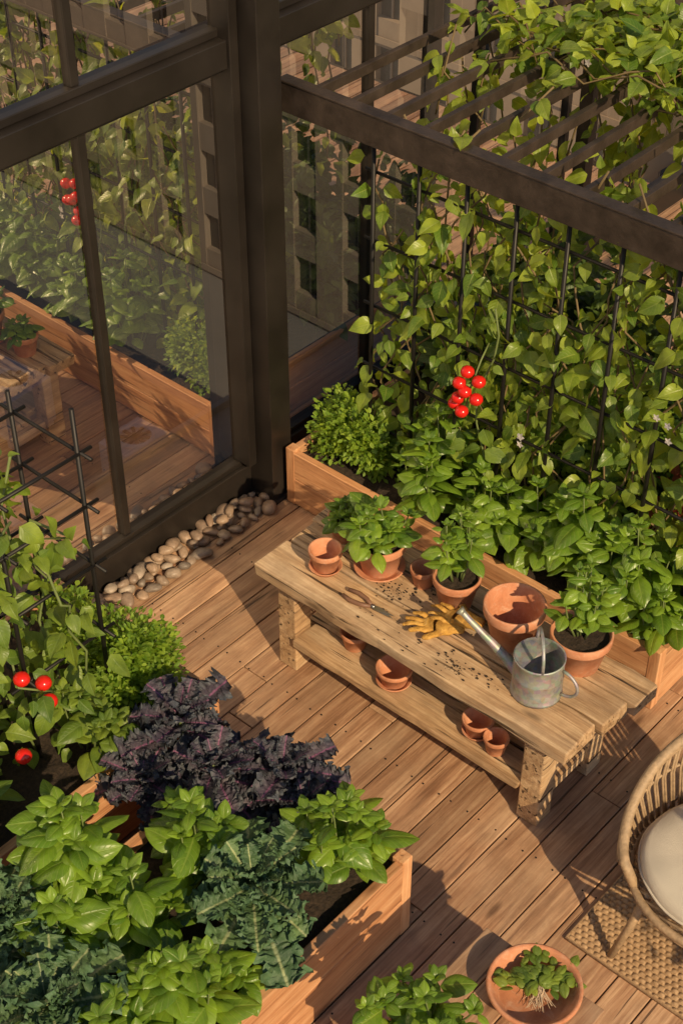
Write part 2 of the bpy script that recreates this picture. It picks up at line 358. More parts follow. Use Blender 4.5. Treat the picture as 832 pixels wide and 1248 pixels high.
# ================================================================ STONES
m,nt,p,o=mat('pebble'); geo=nt.nodes.new('ShaderNodeNewGeometry'); tc=nt.nodes.new('ShaderNodeTexCoord')
c=ramp(nt,geo.outputs['Random Per Island'],[(0,(.29,.19,.13)),(.3,(.17,.14,.12)),(.55,(.36,.25,.175)),(.8,(.23,.16,.115)),(1,(.38,.31,.25))])
c=mixc(nt,1.0,c,ramp(nt,noisen(nt,tc.outputs['Object'],30,5,.7),[(.3,(.6,.6,.6)),(.7,(1.2,1.2,1.2))]),'MULTIPLY'); nt.links.new(c,p.inputs['Base Color']); p.inputs['Roughness'].default_value=.5
mb=MB(); v,f=ICO3
def stone(xx,y,zz,r):
    ph=np.array([R.uniform(0,9) for _ in range(3)]); s=1+.14*np.sin(v@np.array([2,1.3,.7])+ph[0])+.10*np.sin(v@np.array([-1,2.3,1.7])+ph[1])
    q=v*s[:,None]*np.array([r*R.uniform(.95,1.4),r*R.uniform(.7,1.),r*R.uniform(.5,.75)]); a=R.uniform(0,3.14)
    q=np.stack([q[:,0]*math.cos(a)-q[:,1]*math.sin(a),q[:,0]*math.sin(a)+q[:,1]*math.cos(a),q[:,2]],1)
    mb.add(q+np.array([xx,y,zz]),f,0,None,True)
for row,xr in enumerate((-4.545,-4.48,-4.41)):
    y=2.9+R.uniform(0,.03)
    while y<4.46:
        r=R.uniform(.022,.046)
        if row<2 or R.random()<.85: stone(xr+R.uniform(-.016,.016),y,r*.6,r)
        y+=r*2.0
y=3.0
while y<4.43:
    r=R.uniform(.022,.042); 
    if R.random()<.8: stone(R.uniform(-4.54,-4.45),y,.06,r)
    y+=r*1.9
finish(mb,'river_stones',[m])
# ================================================================ PLANTERS
def planter(x0,x1,y0,y1,h):
    e=empty('planter_box'); mb=MB(); t=.04; nb=2; bh=(h-.02)/nb
    for k in range(nb):
        z0=.01+k*bh; z1=z0+bh-.004
        box(mb,x0+.05,x1-.05,y0,y0+t,z0,z1); box(mb,x0+.05,x1-.05,y1-t,y1,z0,z1)
        box(mb,x0,x0+t,y0+.05,y1-.05,z0,z1); box(mb,x1-t,x1,y0+.05,y1-.05,z0,z1)
    for xx in(x0,x1-.052):
        for yy in(y0,y1-.052): box(mb,xx-.002,xx+.054,yy-.002,yy+.054,.005,h+.002)
    finish(mb,'boards',[M_plant],e,bevel=.004)
    mb=MB(); nx=max(4,int((x1-x0)/.03)); ny=max(4,int((y1-y0)/.03)); V=[]
    for j in range(ny+1):
        for i in range(nx+1):
            X=x0+t+(x1-x0-2*t)*i/nx; Y=y0+t+(y1-y0-2*t)*j/ny
            V.append((X,Y,h-.06+.03*noise.noise(Vector((X*6,Y*6,0)))+.02*noise.noise(Vector((X*25,Y*25,3)))))
    Fq=[[j*(nx+1)+i,j*(nx+1)+i+1,(j+1)*(nx+1)+i+1,(j+1)*(nx+1)+i] for j in range(ny) for i in range(nx)]
    mb.add(V,Fq,0,None,True); finish(mb,'soil',[M_soil],e)
planter(-3.07,-2.20,.3,2.89,.46)
planter(-4.40,-3.37,.3,3.02,.46)
planter(-4.38,-2.12,4.52,6.3,.36)
def plant_obj(name,fn,mats):
    mb=MB(); fn(mb); return finish(mb,name,mats)
zb=.42
for (x,y,h,r,n,ls) in [(-2.40,2.66,.38,.18,11,.11),(-2.76,2.30,.44,.13,7,.12),(-3.0,1.92,.58,.13,7,.14),(-2.74,1.98,.38,.14,7,.13),(-2.36,1.86,.34,.16,8,.13),(-2.42,1.55,.32,.17,8,.13),(-2.85,1.72,.36,.13,6,.13),(-2.93,2.42,.22,.10,5,.10),(-2.34,2.06,.16,.08,4,.095),(-2.45,1.18,.34,.22,9,.13)]:
    plant_obj('basil_plant',lambda mb:basil(mb,(x,y,zb),h,r,n,ls),[L_basil,M_stem])
for (x,y,L) in [(-2.46,2.30,.28),(-2.64,1.50,.28),(-3.02,1.62,.26)]:
    plant_obj('curly_kale_plant',lambda mb:kale(mb,(x,y,zb+.08),L,28,rise=.17),[L_kale,M_stem])
for (x,y,L,z) in [(-2.78,2.80,.23,.15),(-2.98,2.62,.23,.18),(-3.22,2.68,.26,.24),(-2.64,2.76,.18,.10),(-3.2,2.45,.2,.08)]:
    plant_obj('purple_kale_plant',lambda mb:kale(mb,(x,y,zb+.02),L,22,rise=z,spread=1.5),[L_pkale,M_stem])
# left planter
plant_obj('parsley_plant',lambda mb:(bush(mb,(-3.66,2.80,.47),(.25,.22,.36),5000,.030,T_small,0,40,1)),[L_herb,M_stem])
plant_obj('parsley_plant',lambda mb:(bush(mb,(-4.1,2.8,.47),(.22,.2,.22),1500,.034,T_small,0,18,1)),[L_herb,M_stem])
def tomplant(mb):
    for (x,y) in [(-4.05,2.35),(-3.68,2.3),(-3.86,2.5),(-4.1,2.05),(-3.7,1.95),(-3.9,1.8),(-3.75,2.15),(-4.15,2.55),(-3.65,2.45)]:
        pts=[(x,y,.42)]
        for k in range(1,11): pts.append((x+R.uniform(-.1,.1),y+R.uniform(-.1,.1),.42+k*.125*R.uniform(.9,1.1)))
        vine(mb,pts,.028,.095,(.5,-.5,0),.12,0,1,.006)
    for c in [(-3.55,2.31,.82),(-3.62,2.25,.94),(-3.60,2.33,.87),(-3.5,2.12,.7)]: tomato(mb,c,.034,2)
plant_obj('tomato_plant',tomplant,[L_tom,M_stem,M_tom])
for (x,y) in [(-3.55,2.45),(-3.55,1.9),(-3.9,2.2),(-3.6,1.6),(-3.95,1.7),(-4.15,2.0)]:
    plant_obj('basil_plant',lambda mb:basil(mb,(x,y,zb),.34,.18,7,.10),[L_tom,M_stem])
mb=MB()
px=[-4.05,-3.67]; py=[2.30,2.69]
for a in px:
    for b in py: tube(mb,[(a,b,.2),(a,b,1.95 if a>-4 else 1.85)],.0105,6)
tube(mb,[(-3.86,2.30,.2),(-3.86,2.30,1.75)],.0105,6)
for z in (.85,1.2,1.5,1.75):
    for a in px: tube(mb,[(a+.008,2.22,z),(a+.008,2.75,z)],.008,6)
    for b in py: tube(mb,[(-4.12,b+.008,z),(-3.60,b+.008,z)],.008,6)
finish(mb,'tomato_cage',[M_wire])
# back planter
zb=.32
for (x,y,h,r,n,ls) in [(-3.55,4.70,.56,.17,10,.12),(-3.25,4.68,.40,.16,8,.115),(-2.96,4.70,.44,.17,9,.12),(-2.70,4.68,.54,.18,10,.145),(-2.42,4.70,.50,.17,9,.125),(-2.25,4.85,.38,.15,8,.11),(-2.22,4.62,.28,.12,7,.11),(-2.85,4.95,.45,.16,7,.12),(-3.75,4.95,.4,.16,7,.10)]:
    plant_obj('basil_plant',lambda mb:basil(mb,(x,y,zb),h,r,n,ls),[L_basil,M_stem])
plant_obj('parsley_plant',lambda mb:bush(mb,(-4.08,4.76,.36),(.28,.22,.38),4200,.032,T_small,0,34,1),[L_herb,M_stem])
plant_obj('fern_bush',lambda mb:bush(mb,(-3.1,5.35,.5),(.7,.3,.8),5000,.042,T_small,0,40,1),[L_herb,M_stem])
for (x,y,z,rx,rz) in [(-4.0,5.6,.3,.45,.9),(-2.5,5.6,.3,.5,.9),(-3.3,6.1,.3,.6,1.1),(-2.2,6.1,.3,.5,.9),(-4.0,6.2,.3,.45,1.0)]:
    plant_obj('leafy_shrub',lambda mb:bush(mb,(x,y,z),(rx,.35,rz),900,.11,T_vine,0,24,1),[L_dark,M_stem])
plant_obj('coleus_plant',lambda mb:bush(mb,(-2.42,5.15,.4),(.25,.2,.5),260,.08,T_vine,0,12,1),[L_red,M_stem])
# trellis
mb=MB(); xs=np.arange(-4.02,-1.1,.262)
for x in xs: tube(mb,[(x,4.76,.25),(x,4.76,2.13)],.0105,6)
for z in (.55,.9,1.25,1.6,1.95): tube(mb,[(-4.08,4.775,z),(-1.15,4.775,z)],.008,6)
finish(mb,'wire_trellis',[M_wire])
def climbing(mb):
    for i in range(36):
        x=-4.04+2.14*(i+R.random())/36; pts=[]; ph=R.uniform(0,6)
        top=R.uniform(1.6,2.35)
        for k in range(14):
            z=.4+(top-.4)*k/13; pts.append((x+.10*math.sin(ph+k*.8)+R.uniform(-.03,.03),4.82+R.uniform(-.05,.07),z))
        vine(mb,pts,.045,.100,(0,-1,0),.09,0,1,.005,.5)
    for i in range(8):
        x=-4.3+2.3*R.random(); y=R.uniform(5.0,5.6); pts=[(x+R.uniform(-.08,.08)*k*.4,y+R.uniform(-.06,.06),.4+k*.2) for k in range(11)]
        vine(mb,pts,.055,.1,(0,-1,0),.12,0,1)
    for i in range(38):
        y=R.uniform(5.5,6.35); x=-4.35+R.random()*1.0; pts=[]
        for k in range(14):
            pts.append((x,y,2.27+R.uniform(-.05,.15))); x+=R.uniform(.08,.2); y+=R.uniform(-.1,.1); y=min(6.5,max(5.45,y))
        vine(mb,pts,.038,.105,(0,-.25,.9),.12,0,1,both=.25)
    for i in range(22):
        x=R.uniform(-4.35,-2.2); y=R.uniform(5.45,5.9); z=2.2; pts=[]
        for k in range(R.randint(3,11)): pts.append((x,y,z)); x+=R.uniform(-.04,.04); z-=.1
        vine(mb,pts,.042,.1,(0,-.9,.1),.08,0,1)
    for i in range(9):
        f=[(-3.05+R.gauss(0,.02),4.68,.95+R.uniform(0,.12)),(R.uniform(-2.5,-2.3),4.7,1.35+R.uniform(-.1,.1)),(-3.4,5.45,2.42)][i%3]
        for k in range(5):
            a=k*1.256; leaves(mb,[f],[(math.cos(a),-.3,math.sin(a))],[(0,-1,.2)],[.02],T_small,2)
plant_obj('climbing_vine',climbing,[L_vine,M_vstem,L_flow])
def tomvine(mb):
    pts=[(-3.30+.05*math.sin(k),4.72,.4+k*.13) for k in range(10)]; vine(mb,pts,.06,.1,(0,-1,0),.08,0,1)
    tube(mb,[(-3.30,4.72,1.38),(-3.28,4.64,1.34),(-3.30,4.60,1.2),(-3.33,4.60,1.02)],.0045,5,1)
    for k,(dx,dz) in enumerate([(-.01,.26),(.06,.24),(-.035,.20),(.0,.17),(.055,.145),(-.04,.115),(-.07,.06),(-.015,.05)]):
        tomato(mb,(-3.31+dx,4.585+R.uniform(-.015,.015),1.02+dz),.033,2)
plant_obj('tomato_plant',tomvine,[L_tom,M_stem,M_tom])
# ================================================================ PERGOLA
mb=MB()
box(mb,-4.52,-1.0,4.685,4.745,2.12,2.26); box(mb,-4.53,-1.0,4.68,4.75,2.262,2.272)
box(mb,-4.50,-1.0,6.6,6.66,2.12,2.25)
x=-4.36
while x<-1.0:
    box(mb,x-.014,x+.014,4.75,6.6,2.205,2.255); x+=.205
for (a,b) in ((-1.06,4.715),(-1.06,6.63),(-4.1,6.63)): box(mb,a-.04,a+.04,b-.04,b+.04,0,2.119)
finish(mb,'pergola',[M_beam],bevel=.003)
# ================================================================ BENCH
mb=MB(); Z=.593
plank(mb,-3.70,-2.00,3.585,3.80,Z-.07,Z,j=.007); plank(mb,-3.68,-1.965,3.808,3.974,Z-.068,Z+.004,j=.005); plank(mb,-3.71,-1.93,3.983,4.15,Z-.069,Z,j=.006)
for x in (-3.60,-2.22):
    for y in (3.63,4.0):
        plank(mb,x,x+.105,y,y+.11,.0,Z-.071,n=2,j=.003,skew=.002)
    box(mb,x+.02,x+.085,3.741,3.999,Z-.16,Z-.072); box(mb,x+.02,x+.085,3.741,3.999,.10,.165)
box(mb,-3.494,-2.221,3.66,3.70,Z-.13,Z-.074,0); box(mb,-3.494,-2.221,4.04,4.08,Z-.13,Z-.074,0)
plank(mb,-3.493,-2.222,3.615,3.775,.168,.213,j=.003); plank(mb,-3.55,-2.17,3.78,3.93,.167,.212,j=.003); plank(mb,-3.493,-2.222,3.936,4.09,.168,.213,j=.003)
finish(mb,'potting_bench',[M_bench],bevel=.007)
# ================================================================ POTS
def pot_mesh(mb,c,r,h,saucer=False,mat=0):
    z=0.0
    if saucer:
        lathe(mb,[(0,.001),(r*.78,.001),(r*.98,.022),(r*1.0,.026),(r*.93,.026),(r*.76,.009),(0,.009)],c,36,mat); z=.010
    rb=r*.66; rh=h*.24; t=.009
    lathe(mb,[(0,z),(rb,z),(rb+.003,z+.004),(r*.93,z+h-rh),(r*.99,z+h-rh),(r*1.01,z+h-rh+.005),(r*1.02,z+h-.004),(r*1.005,z+h),(r-t*.7,z+h),(r-t,z+h-.004),(r*.93-t,z+h-rh),(rb-t+.002,z+.012),(.0,z+.012)],c,44,mat)
    return z
def pot(x,y,z,r,h,saucer=False,plant=None):
    mb=MB(); e=None
    if plant: e=empty('potted_herb')
    dz=pot_mesh(mb,(x,y,z),r,h,saucer)
    finish(mb,'pot' if plant else 'terracotta_pot',[M_terra],e)
    if plant:
        mb=MB(); zz=z+dz+h*.86; V=[(x,y,zz+.012)];nr=6;ns=28
        for j in range(1,nr+1):
            for k in range(ns):
                a=6.2832*k/ns; q=(r*.95-.008)*j/nr; V.append((x+q*math.cos(a),y+q*math.sin(a),zz+.014*noise.noise(Vector((q*60*math.cos(a),q*60*math.sin(a),x*9)))))
        Fq=[[0,1+k,1+(k+1)%ns] for k in range(ns)]+[[1+j*ns+k,1+(j+1)*ns+k,1+(j+1)*ns+(k+1)%ns,1+j*ns+(k+1)%ns] for j in range(nr-1) for k in range(ns)]
        mb.add(V,Fq,0,None,True); finish(mb,'soil',[M_soil],e)
        mb=MB(); plant(mb,(x,y,zz)); finish(mb,'foliage',[L_basil,M_stem],e)
pot(-3.51,3.99,Z,.078,.125,False,lambda mb,c:basil(mb,c,.10,.08,6,.06))
pot(-3.25,3.93,Z,.118,.17,True,lambda mb,c:basil(mb,c,.20,.15,10,.095))
pot(-3.43,3.77,Z,.076,.11,True)
pot(-3.04,3.98,Z,.060,.10)
pot(-2.86,3.98,Z,.104,.165,False,lambda mb,c:basil(mb,c,.38,.08,9,.068))
pot(-2.54,3.96,Z,.13,.21)
pot(-2.25,4.03,Z,.128,.185,False,lambda mb,c:basil(mb,c,.40,.09,10,.07))
zs=.214
pot(-3.26,3.78,zs,.07,.10); pot(-2.98,3.72,zs,.082,.09,True); pot(-2.52,3.73,zs,.07,.085,True); pot(-2.40,3.70,zs,.056,.09)
# ================================================================ WATERING CAN
m,nt,p,o=mat('galvanised_steel'); tc=nt.nodes.new('ShaderNodeTexCoord'); ob=tc.outputs['Object']
v_=nt.nodes.new('ShaderNodeTexVoronoi'); v_.inputs['Scale'].default_value=45; nt.links.new(ob,v_.inputs['Vector'])
n=noisen(nt,ob,14,6,.7); c=ramp(nt,n,[(.3,(.22,.22,.215)),(.5,(.36,.36,.35)),(.7,(.46,.45,.43))]); c=mixc(nt,.15,c,v_.outputs['Color'],'OVERLAY')
nt.links.new(c,p.inputs['Base Color']); p.inputs['Metallic'].default_value=.55; nt.links.new(math_(nt,'ADD',math_(nt,'MULTIPLY',n,.3),.38),p.inputs['Roughness']); M_zinc=m
e=empty('watering_can'); mb=MB(); cx,cy=-2.29,3.79; r=.104
lathe(mb,[(0,.004),(r*.98,.004),(r*1.03,.0),(r*1.03,.012),(r,.016),(r,.10),(r*1.02,.105),(r*1.02,.112),(r,.117),(r*.99,.185),(r*1.02,.19),(r*1.02,.2),(r*.97,.2),(r*.96,.19),(r*.97,.02),(0,.02)],(cx,cy,Z),48)
finish(mb,'body',[M_zinc],e)
mb=MB(); V=[];n=20
for k in range(n+1):
    a=math.radians(95+170*k/n)+0; V.append((cx+r*.98*math.cos(a),cy+r*.98*math.sin(a),Z+.199))
V2=[(p_[0],p_[1],Z+.203) for p_ in V]; mb.add(V,[list(range(n+1))]); mb.add(V2,[list(range(n+1))]); finish(mb,'half_lid',[M_zinc],e)
mb=MB(); tube(mb,[(cx-r*.85,cy,Z+.04),(cx-r*1.2,cy-.003,Z+.065),(cx-.22,cy-.02,Z+.14),(cx-.33,cy-.045,Z+.225),(cx-.36,cy-.05,Z+.25)],[.03,.026,.018,.013,.014],14,0,False)
tube(mb,[(cx-.355,cy-.05,Z+.246),(cx-.37,cy-.054,Z+.258)],[.014,.020],16,0); finish(mb,'spout',[M_zinc],e)
mb=MB()
pts=[(cx+r*1.0+.075*math.sin(t)*1.0,cy+.02,Z+.10+.065*math.cos(t)) for t in np.linspace(0,math.pi,14)]; tube(mb,pts,.007,8)
hd=Vector((-math.sin(al),math.cos(al),0)); pts=[]
for t in np.linspace(0,math.pi,18): q=Vector((cx,cy,Z+.195))+hd*(r*.97*math.cos(t))+Vector((0,0,.115*math.sin(t)**.7)); pts.append(q)
tube(mb,pts,.0075,8); finish(mb,'handles',[M_zinc],e)
# ================================================================ GLOVES
m,nt,p,o=mat('leather_glove'); tc=nt.nodes.new('ShaderNodeTexCoord'); n=noisen(nt,tc.outputs['Object'],30,5,.65,.5)
nt.links.new(ramp(nt,n,[(.3,(.26,.12,.02)),(.55,(.52,.28,.05)),(.75,(.62,.40,.14))]),p.inputs['Base Color']); p.inputs['Roughness'].default_value=.75; bump(nt,p,n,.7,.012); M_glove=m
def glove(loc,rz,mir=1,tilt=0,sc_=1.0):
    V=[(0,-.125,.004),(0,-.085,0),(0,-.03,0),(0,.012,0)];E=[(0,1),(1,2),(2,3)];Rr=[.043,.034,.040,.036]
    for (bx,by,L,cu,sp) in [(-.034,.028,.062,.018,-.25),(-.012,.04,.078,.025,-.06),(.011,.038,.074,.012,.1),(.033,.024,.058,.022,.32)]:
        i=len(V); V.append((bx*mir,by,.0));E.append((3,i));Rr.append(.0135)
        for k in (1,2,3):
            V.append((bx*mir+mir*sp*L*k/3,by+L*k/3,cu*math.sin(k/3*3)*1.)); E.append((len(V)-2,len(V)-1)); Rr.append(.0125-.001*k)
    i=len(V); V.append((-.045*mir,-.02,.0));E.append((2,i));Rr.append(.017); V.append((-.072*mir,.008,.012));E.append((i,i+1));Rr.append(.014); V.append((-.084*mir,.038,.008));E.append((i+1,i+2));Rr.append(.012)
    me=bpy.data.meshes.new('gardening_glove'); me.from_pydata(V,E,[]); ob=bpy.data.objects.new('gardening_glove',me); sc.collection.objects.link(ob)
    s=ob.modifiers.new('s','SKIN'); me.skin_vertices.new() if not me.skin_vertices else None
    for q,rr in zip(me.skin_vertices[0].data,Rr): q.radius=(rr,rr)
    me.skin_vertices[0].data[2].use_root=True
    u=ob.modifiers.new('u','SUBSURF'); u.levels=2; u.render_levels=2
    tx=bpy.data.textures.new('wr','CLOUDS'); tx.noise_scale=.035; d=ob.modifiers.new('d','DISPLACE'); d.texture=tx; d.strength=.014; d.mid_level=.5
    s.use_smooth_shade=True; me.materials.append(M_glove); ob.location=loc; ob.rotation_euler=(tilt,0,rz); ob.scale=(sc_,sc_,.62*sc_)
glove((-2.83,3.79,Z+.026),math.radians(125),1,0,1.12)
glove((-2.77,3.86,Z+.055),math.radians(100),-1,-.12,1.08)
# ================================================================ PRUNERS
e=empty('pruning_shears'); M_steel=simple('tool_steel',(.35,.34,.33),.35,.9); M_grip=simple('tool_grip',(.20,.10,.06),.55)
mb=MB(); mb2=MB(); o3=Vector((-3.10,3.71,Z+.016)); dr=Vector((.93,.05,0)).normalized(); pp=Vector((-dr.y,dr.x,0))
for s in(1,-1):
    tube(mb2,[o3-dr*.01+pp*.004*s,o3-dr*.05+pp*.022*s,o3-dr*.10+pp*.030*s,o3-dr*.15+pp*.022*s],[.008,.011,.011,.009],8)
    P4=[o3-dr*.015+pp*(-.009*s),o3+dr*.02+pp*(-.014*s),o3+dr*.11+pp*.006*s,o3+dr*.02+pp*(.012*s)]
    v=[p_+Vector((0,0,.002*s)) for p_ in P4]+[p_+Vector((0,0,.002*s+.003)) for p_ in P4]; mb.add([list(q) for q in v],BF)
tube(mb,[o3+Vector((0,0,-.006)),o3+Vector((0,0,.009))],.009,12)
finish(mb,'blades',[M_steel],e); finish(mb2,'handles',[M_grip],e)
mb=MB(); v,f=ICO2
for (cx_,cy_,s_,n_) in [(-3.11,3.86,.04,80),(-2.62,3.68,.045,60),(-2.95,3.7,.14,40),(-3.0,3.93,.05,30),(-2.45,3.70,.06,25)]:
    for i in range(n_):
        r=abs(R.gauss(0,.003))+.0012; mb.add(v*np.array([r,r*R.uniform(.6,1),r*.6])+np.array([cx_+R.gauss(0,s_),min(4.1,max(3.6,cy_+R.gauss(0,s_*.6))),Z+.003+r*.3]),f)
finish(mb,'spilled_soil',[M_soil])
# ================================================================ RUG
m,nt,p,o=mat('jute'); tc=nt.nodes.new('ShaderNodeTexCoord'); n=noisen(nt,tc.outputs['Object'],60,4,.7)
nt.links.new(ramp(nt,n,[(.3,(.26,.155,.08)),(.6,(.44,.29,.165)),(.8,(.54,.39,.24))]),p.inputs['Base Color']); p.inputs['Roughness'].default_value=.9; bump(nt,p,noisen(nt,tc.outputs['Object'],300,3,.6),.6,.003)
x0,x1,y0,y1=-1.70,.2,3.26,4.9; nx,ny=620,560
xx,yy=np.meshgrid(np.linspace(x0,x1,nx+1),np.linspace(y0,y1,ny+1))
yw=yy+.004*np.sin(xx*9); row=np.floor((yw-y0)/.024); hh=np.abs(np.sin((yw-y0)/.024*math.pi))**.6*(.25+.75*np.abs(np.sin(((xx-x0)/.030+.5*(row%2))*math.pi))**.6)
V=np.stack([xx,yy,.005+.013*hh],-1).reshape(-1,3); ii=np.arange(ny)[:,None]*(nx+1)+np.arange(nx)[None]; Fq=np.stack([ii,ii+1,ii+nx+2,ii+nx+1],-1).reshape(-1,4)
mb=MB(); mb.add(V,Fq,0,None,True); tube(mb,[(x0,y1,.008),(x0,y0,.008),(x1,y0,.008)],.009,8); finish(mb,'jute_rug',[m])
# ================================================================ CHAIR
e=empty('rattan_armchair'); e.location=(-1.28,3.64,.014); e.rotation_euler=(0,0,math.radians(5))
M_rat=simple('rattan',(.36,.25,.15),.6,0,40,.3,.3,80)
M_cush=simple('linen_cushion',(.60,.54,.45),.9,0,6,.08,.5,300)
mb=MB()
def ring(rx,ry,z,n=40,a0=0,a1=360): return [(rx*math.cos(math.radians(a0+(a1-a0)*k/n)),ry*math.sin(math.radians(a0+(a1-a0)*k/n)),z) for k in range(n+1)]
tube(mb,ring(.36,.34,.36),.017,8); tube(mb,ring(.33,.31,.30),.012,8)
def rim(a):
    t=(math.sin(math.radians(a))+.5)/1.5; t=max(0,t); return Vector((.40*math.cos(math.radians(a)),.37*math.sin(math.radians(a))+.03*t,.36+.10+.42*t**1.1))
ra=[rim(a) for a in np.linspace(-38,218,60)]; ra=[Vector((.35*math.cos(math.radians(-42)),.34*math.sin(math.radians(-42)),.36))]+ra+[Vector((.35*math.cos(math.radians(222)),.34*math.sin(math.radians(222)),.36))]
tube(mb,ra,.021,10); tube(mb,[q+Vector((0,0,-.035)) for q in ra[1:-1]],.010,8)
for a in np.linspace(-32,212,44):
    t=rim(a); b=Vector((.355*math.cos(math.radians(a)),.335*math.sin(math.radians(a)),.365)); 
    mid=b.lerp(t,.5)+Vector((math.cos(math.radians(a)),math.sin(math.radians(a)),0))*.03
    for s in(-.006,.006):
        tt=Vector((-math.sin(math.radians(a)),math.cos(math.radians(a)),0))*s; tube(mb,[b+tt,mid+tt,t+tt],.0058,5)
tube(mb,[rim(a).lerp(Vector((.355*math.cos(math.radians(a)),.335*math.sin(math.radians(a)),.365)),.45)+Vector((math.cos(math.radians(a)),math.sin(math.radians(a)),0))*.032 for a in np.linspace(-32,212,50)],.007,6)
for (a,s) in ((-130,1),(-50,1),(50,1),(130,1)):
    c_,s_=math.cos(math.radians(a)),math.sin(math.radians(a)); tube(mb,[(c_*.31,s_*.30,.37),(c_*.36,s_*.35,.18),(c_*.42,s_*.41,0)],[.019,.017,.015],8)
for k in range(-10,11):
    y=k*.03; xx_=.34*math.sqrt(max(0,1-(y/.33)**2)); tube(mb,[(-xx_,y,.365),(xx_,y,.365)],.008,5)
for a in np.linspace(0,360,46): 
    c_,s_=math.cos(math.radians(a)),math.sin(math.radians(a)); tube(mb,[(c_*.355,s_*.335,.36),(c_*.33,s_*.31,.30)],.006,5)
finish(mb,'frame',[M_rat],e)
mb=MB(); prof=[(0,.0),(.28,.0),(.315,.015),(.33,.045),(.325,.075),(.30,.097),(.22,.108),(.1,.113),(0,.114)]; lathe(mb,prof,(0,0,.372),56); tube(mb,ring(.331,.331,.372+.045,60),.006,6); 
for v_ in mb.v: v_[:,1]*=.95; v_[:,2]+=.006*np.sin(v_[:,0]*23)*np.sin(v_[:,1]*19)
finish(mb,'seat_cushion',[M_cush],e)
# ================================================================ SIDE TABLE + BOWL
mb=MB(); zt=.50
for k in range(4): plank(mb,-1.78+k*.128,-1.78+k*.128+.124,2.12,2.80,zt-.035,zt,n=6,j=.0015,skew=.002)
for a in(-1.75,-1.32):
    for b in(2.15,2.71): box(mb,a,a+.05,b,b+.05,0,zt-.037)
box(mb,-1.7,-1.32,2.17,2.2,zt-.09,zt-.037);box(mb,-1.7,-1.32,2.72,2.75,zt-.09,zt-.037)
finish(mb,'side_table',[M_deck],bevel=.004)
e=empty('harvest_bowl'); mb=MB(); bx,by=-1.485,2.675; r=.162
lathe(mb,[(0,0),(r*.68,0),(r*.72,.006),(r*.95,.06),(r*1.0,.064),(r*1.03,.072),(r*1.02,.082),(r*.98,.085),(r*.93,.08),(r*.90,.066),(r*.68,.018),(0,.014)],(bx,by,zt+.001),56); finish(mb,'bowl',[M_terra],e)
mb=MB(); c0=Vector((bx+.01,by+.02,zt+.045))
for k in range(28):
    a=R.uniform(-1.6,1.8)+math.radians(120); d=Vector((math.cos(a),math.sin(a),0)); n=R.randint(3,5)
    pts=[c0+d*.02*i+Vector((0,0,.004*i)) for i in range(5)]; tube(mb,pts,.0022,4,1)
    for i in range(n):
        q=c0+d*(.02+.022*i)+Vector((R.gauss(0,.012),R.gauss(0,.012),.012+R.random()*.025)); a2=a+R.gauss(0,.9)
        leaves(mb,[list(q)],[(math.cos(a2),math.sin(a2),R.uniform(-.1,.4))],[(R.gauss(0,.4),R.gauss(0,.4),1)],[R.uniform(.03,.055)],T_basil,0)
finish(mb,'herb_bunch',[L_tom,M_stem],e)
M_root=simple('root',(.50,.38,.27),.8); mb=MB()
for k in range(46):
    a=math.radians(-62)+R.gauss(0,.38); L=R.uniform(.05,.11); d=Vector((math.cos(a),math.sin(a),0)); pts=[]; p_=c0+Vector((R.gauss(0,.006),R.gauss(0,.006),.008+R.random()*.012))
    for i in range(6): pts.append(p_.copy()); p_+=d*L/6+Vector((R.gauss(0,.003),R.gauss(0,.003),-.004+R.gauss(0,.002))); 
    tube(mb,pts,[.0022,.002,.0017,.0013,.001,.0006],4)
finish(mb,'roots',[M_root],e)
pot(-1.66,2.28,zt,.11,.13,False,lambda mb,c:basil(mb,c,.18,.19,13,.09))
# ================================================================ ADDED OLIVE TREE (out of view, put in to shade the right-hand deck)
e=empty('added_shade_olive'); mb=MB(); tx_,ty_=.35,3.25
lathe(mb,[(0,0),(.17,0),(.23,.30),(.25,.30),(.25,.36),(.225,.36),(.21,.30),(0,.30)],(tx_,ty_,.01),40); finish(mb,'pot',[M_terra],e)
mb=MB(); tube(mb,[(tx_,ty_,.3),(tx_+.02,ty_,.7),(tx_-.01,ty_+.02,1.05)],[.032,.025,.022],8)
P=[];A=[]
for k in range(26):
    a=R.uniform(0,6.28); el=R.uniform(.1,1.3); L=R.uniform(.3,.6); d=Vector((math.cos(a)*math.cos(el),math.sin(a)*math.cos(el),math.sin(el))); b=Vector((tx_-.01,ty_+.02,R.uniform(.9,1.15)))
    pts=[b+d*L*t_/4+Vector((R.gauss(0,.02),R.gauss(0,.02),R.gauss(0,.02)))*t_ for t_ in range(5)]; tube(mb,pts,[.01,.008,.006,.004,.002],5)
    for q in range(46):
        i=R.randint(1,3); p_=pts[i].lerp(pts[i+1],R.random()); P.append(list(p_+Vector((R.gauss(0,.03),R.gauss(0,.03),R.gauss(0,.03))))); A.append([R.gauss(0,1),R.gauss(0,1),R.gauss(.2,.8)])
finish(mb,'trunk',[M_vstem],e); mb=MB(); leaves(mb,P,A,rvec(len(P),1),NR.uniform(.05,.08,len(P)),T_small); finish(mb,'crown',[L_shade_olive],e)
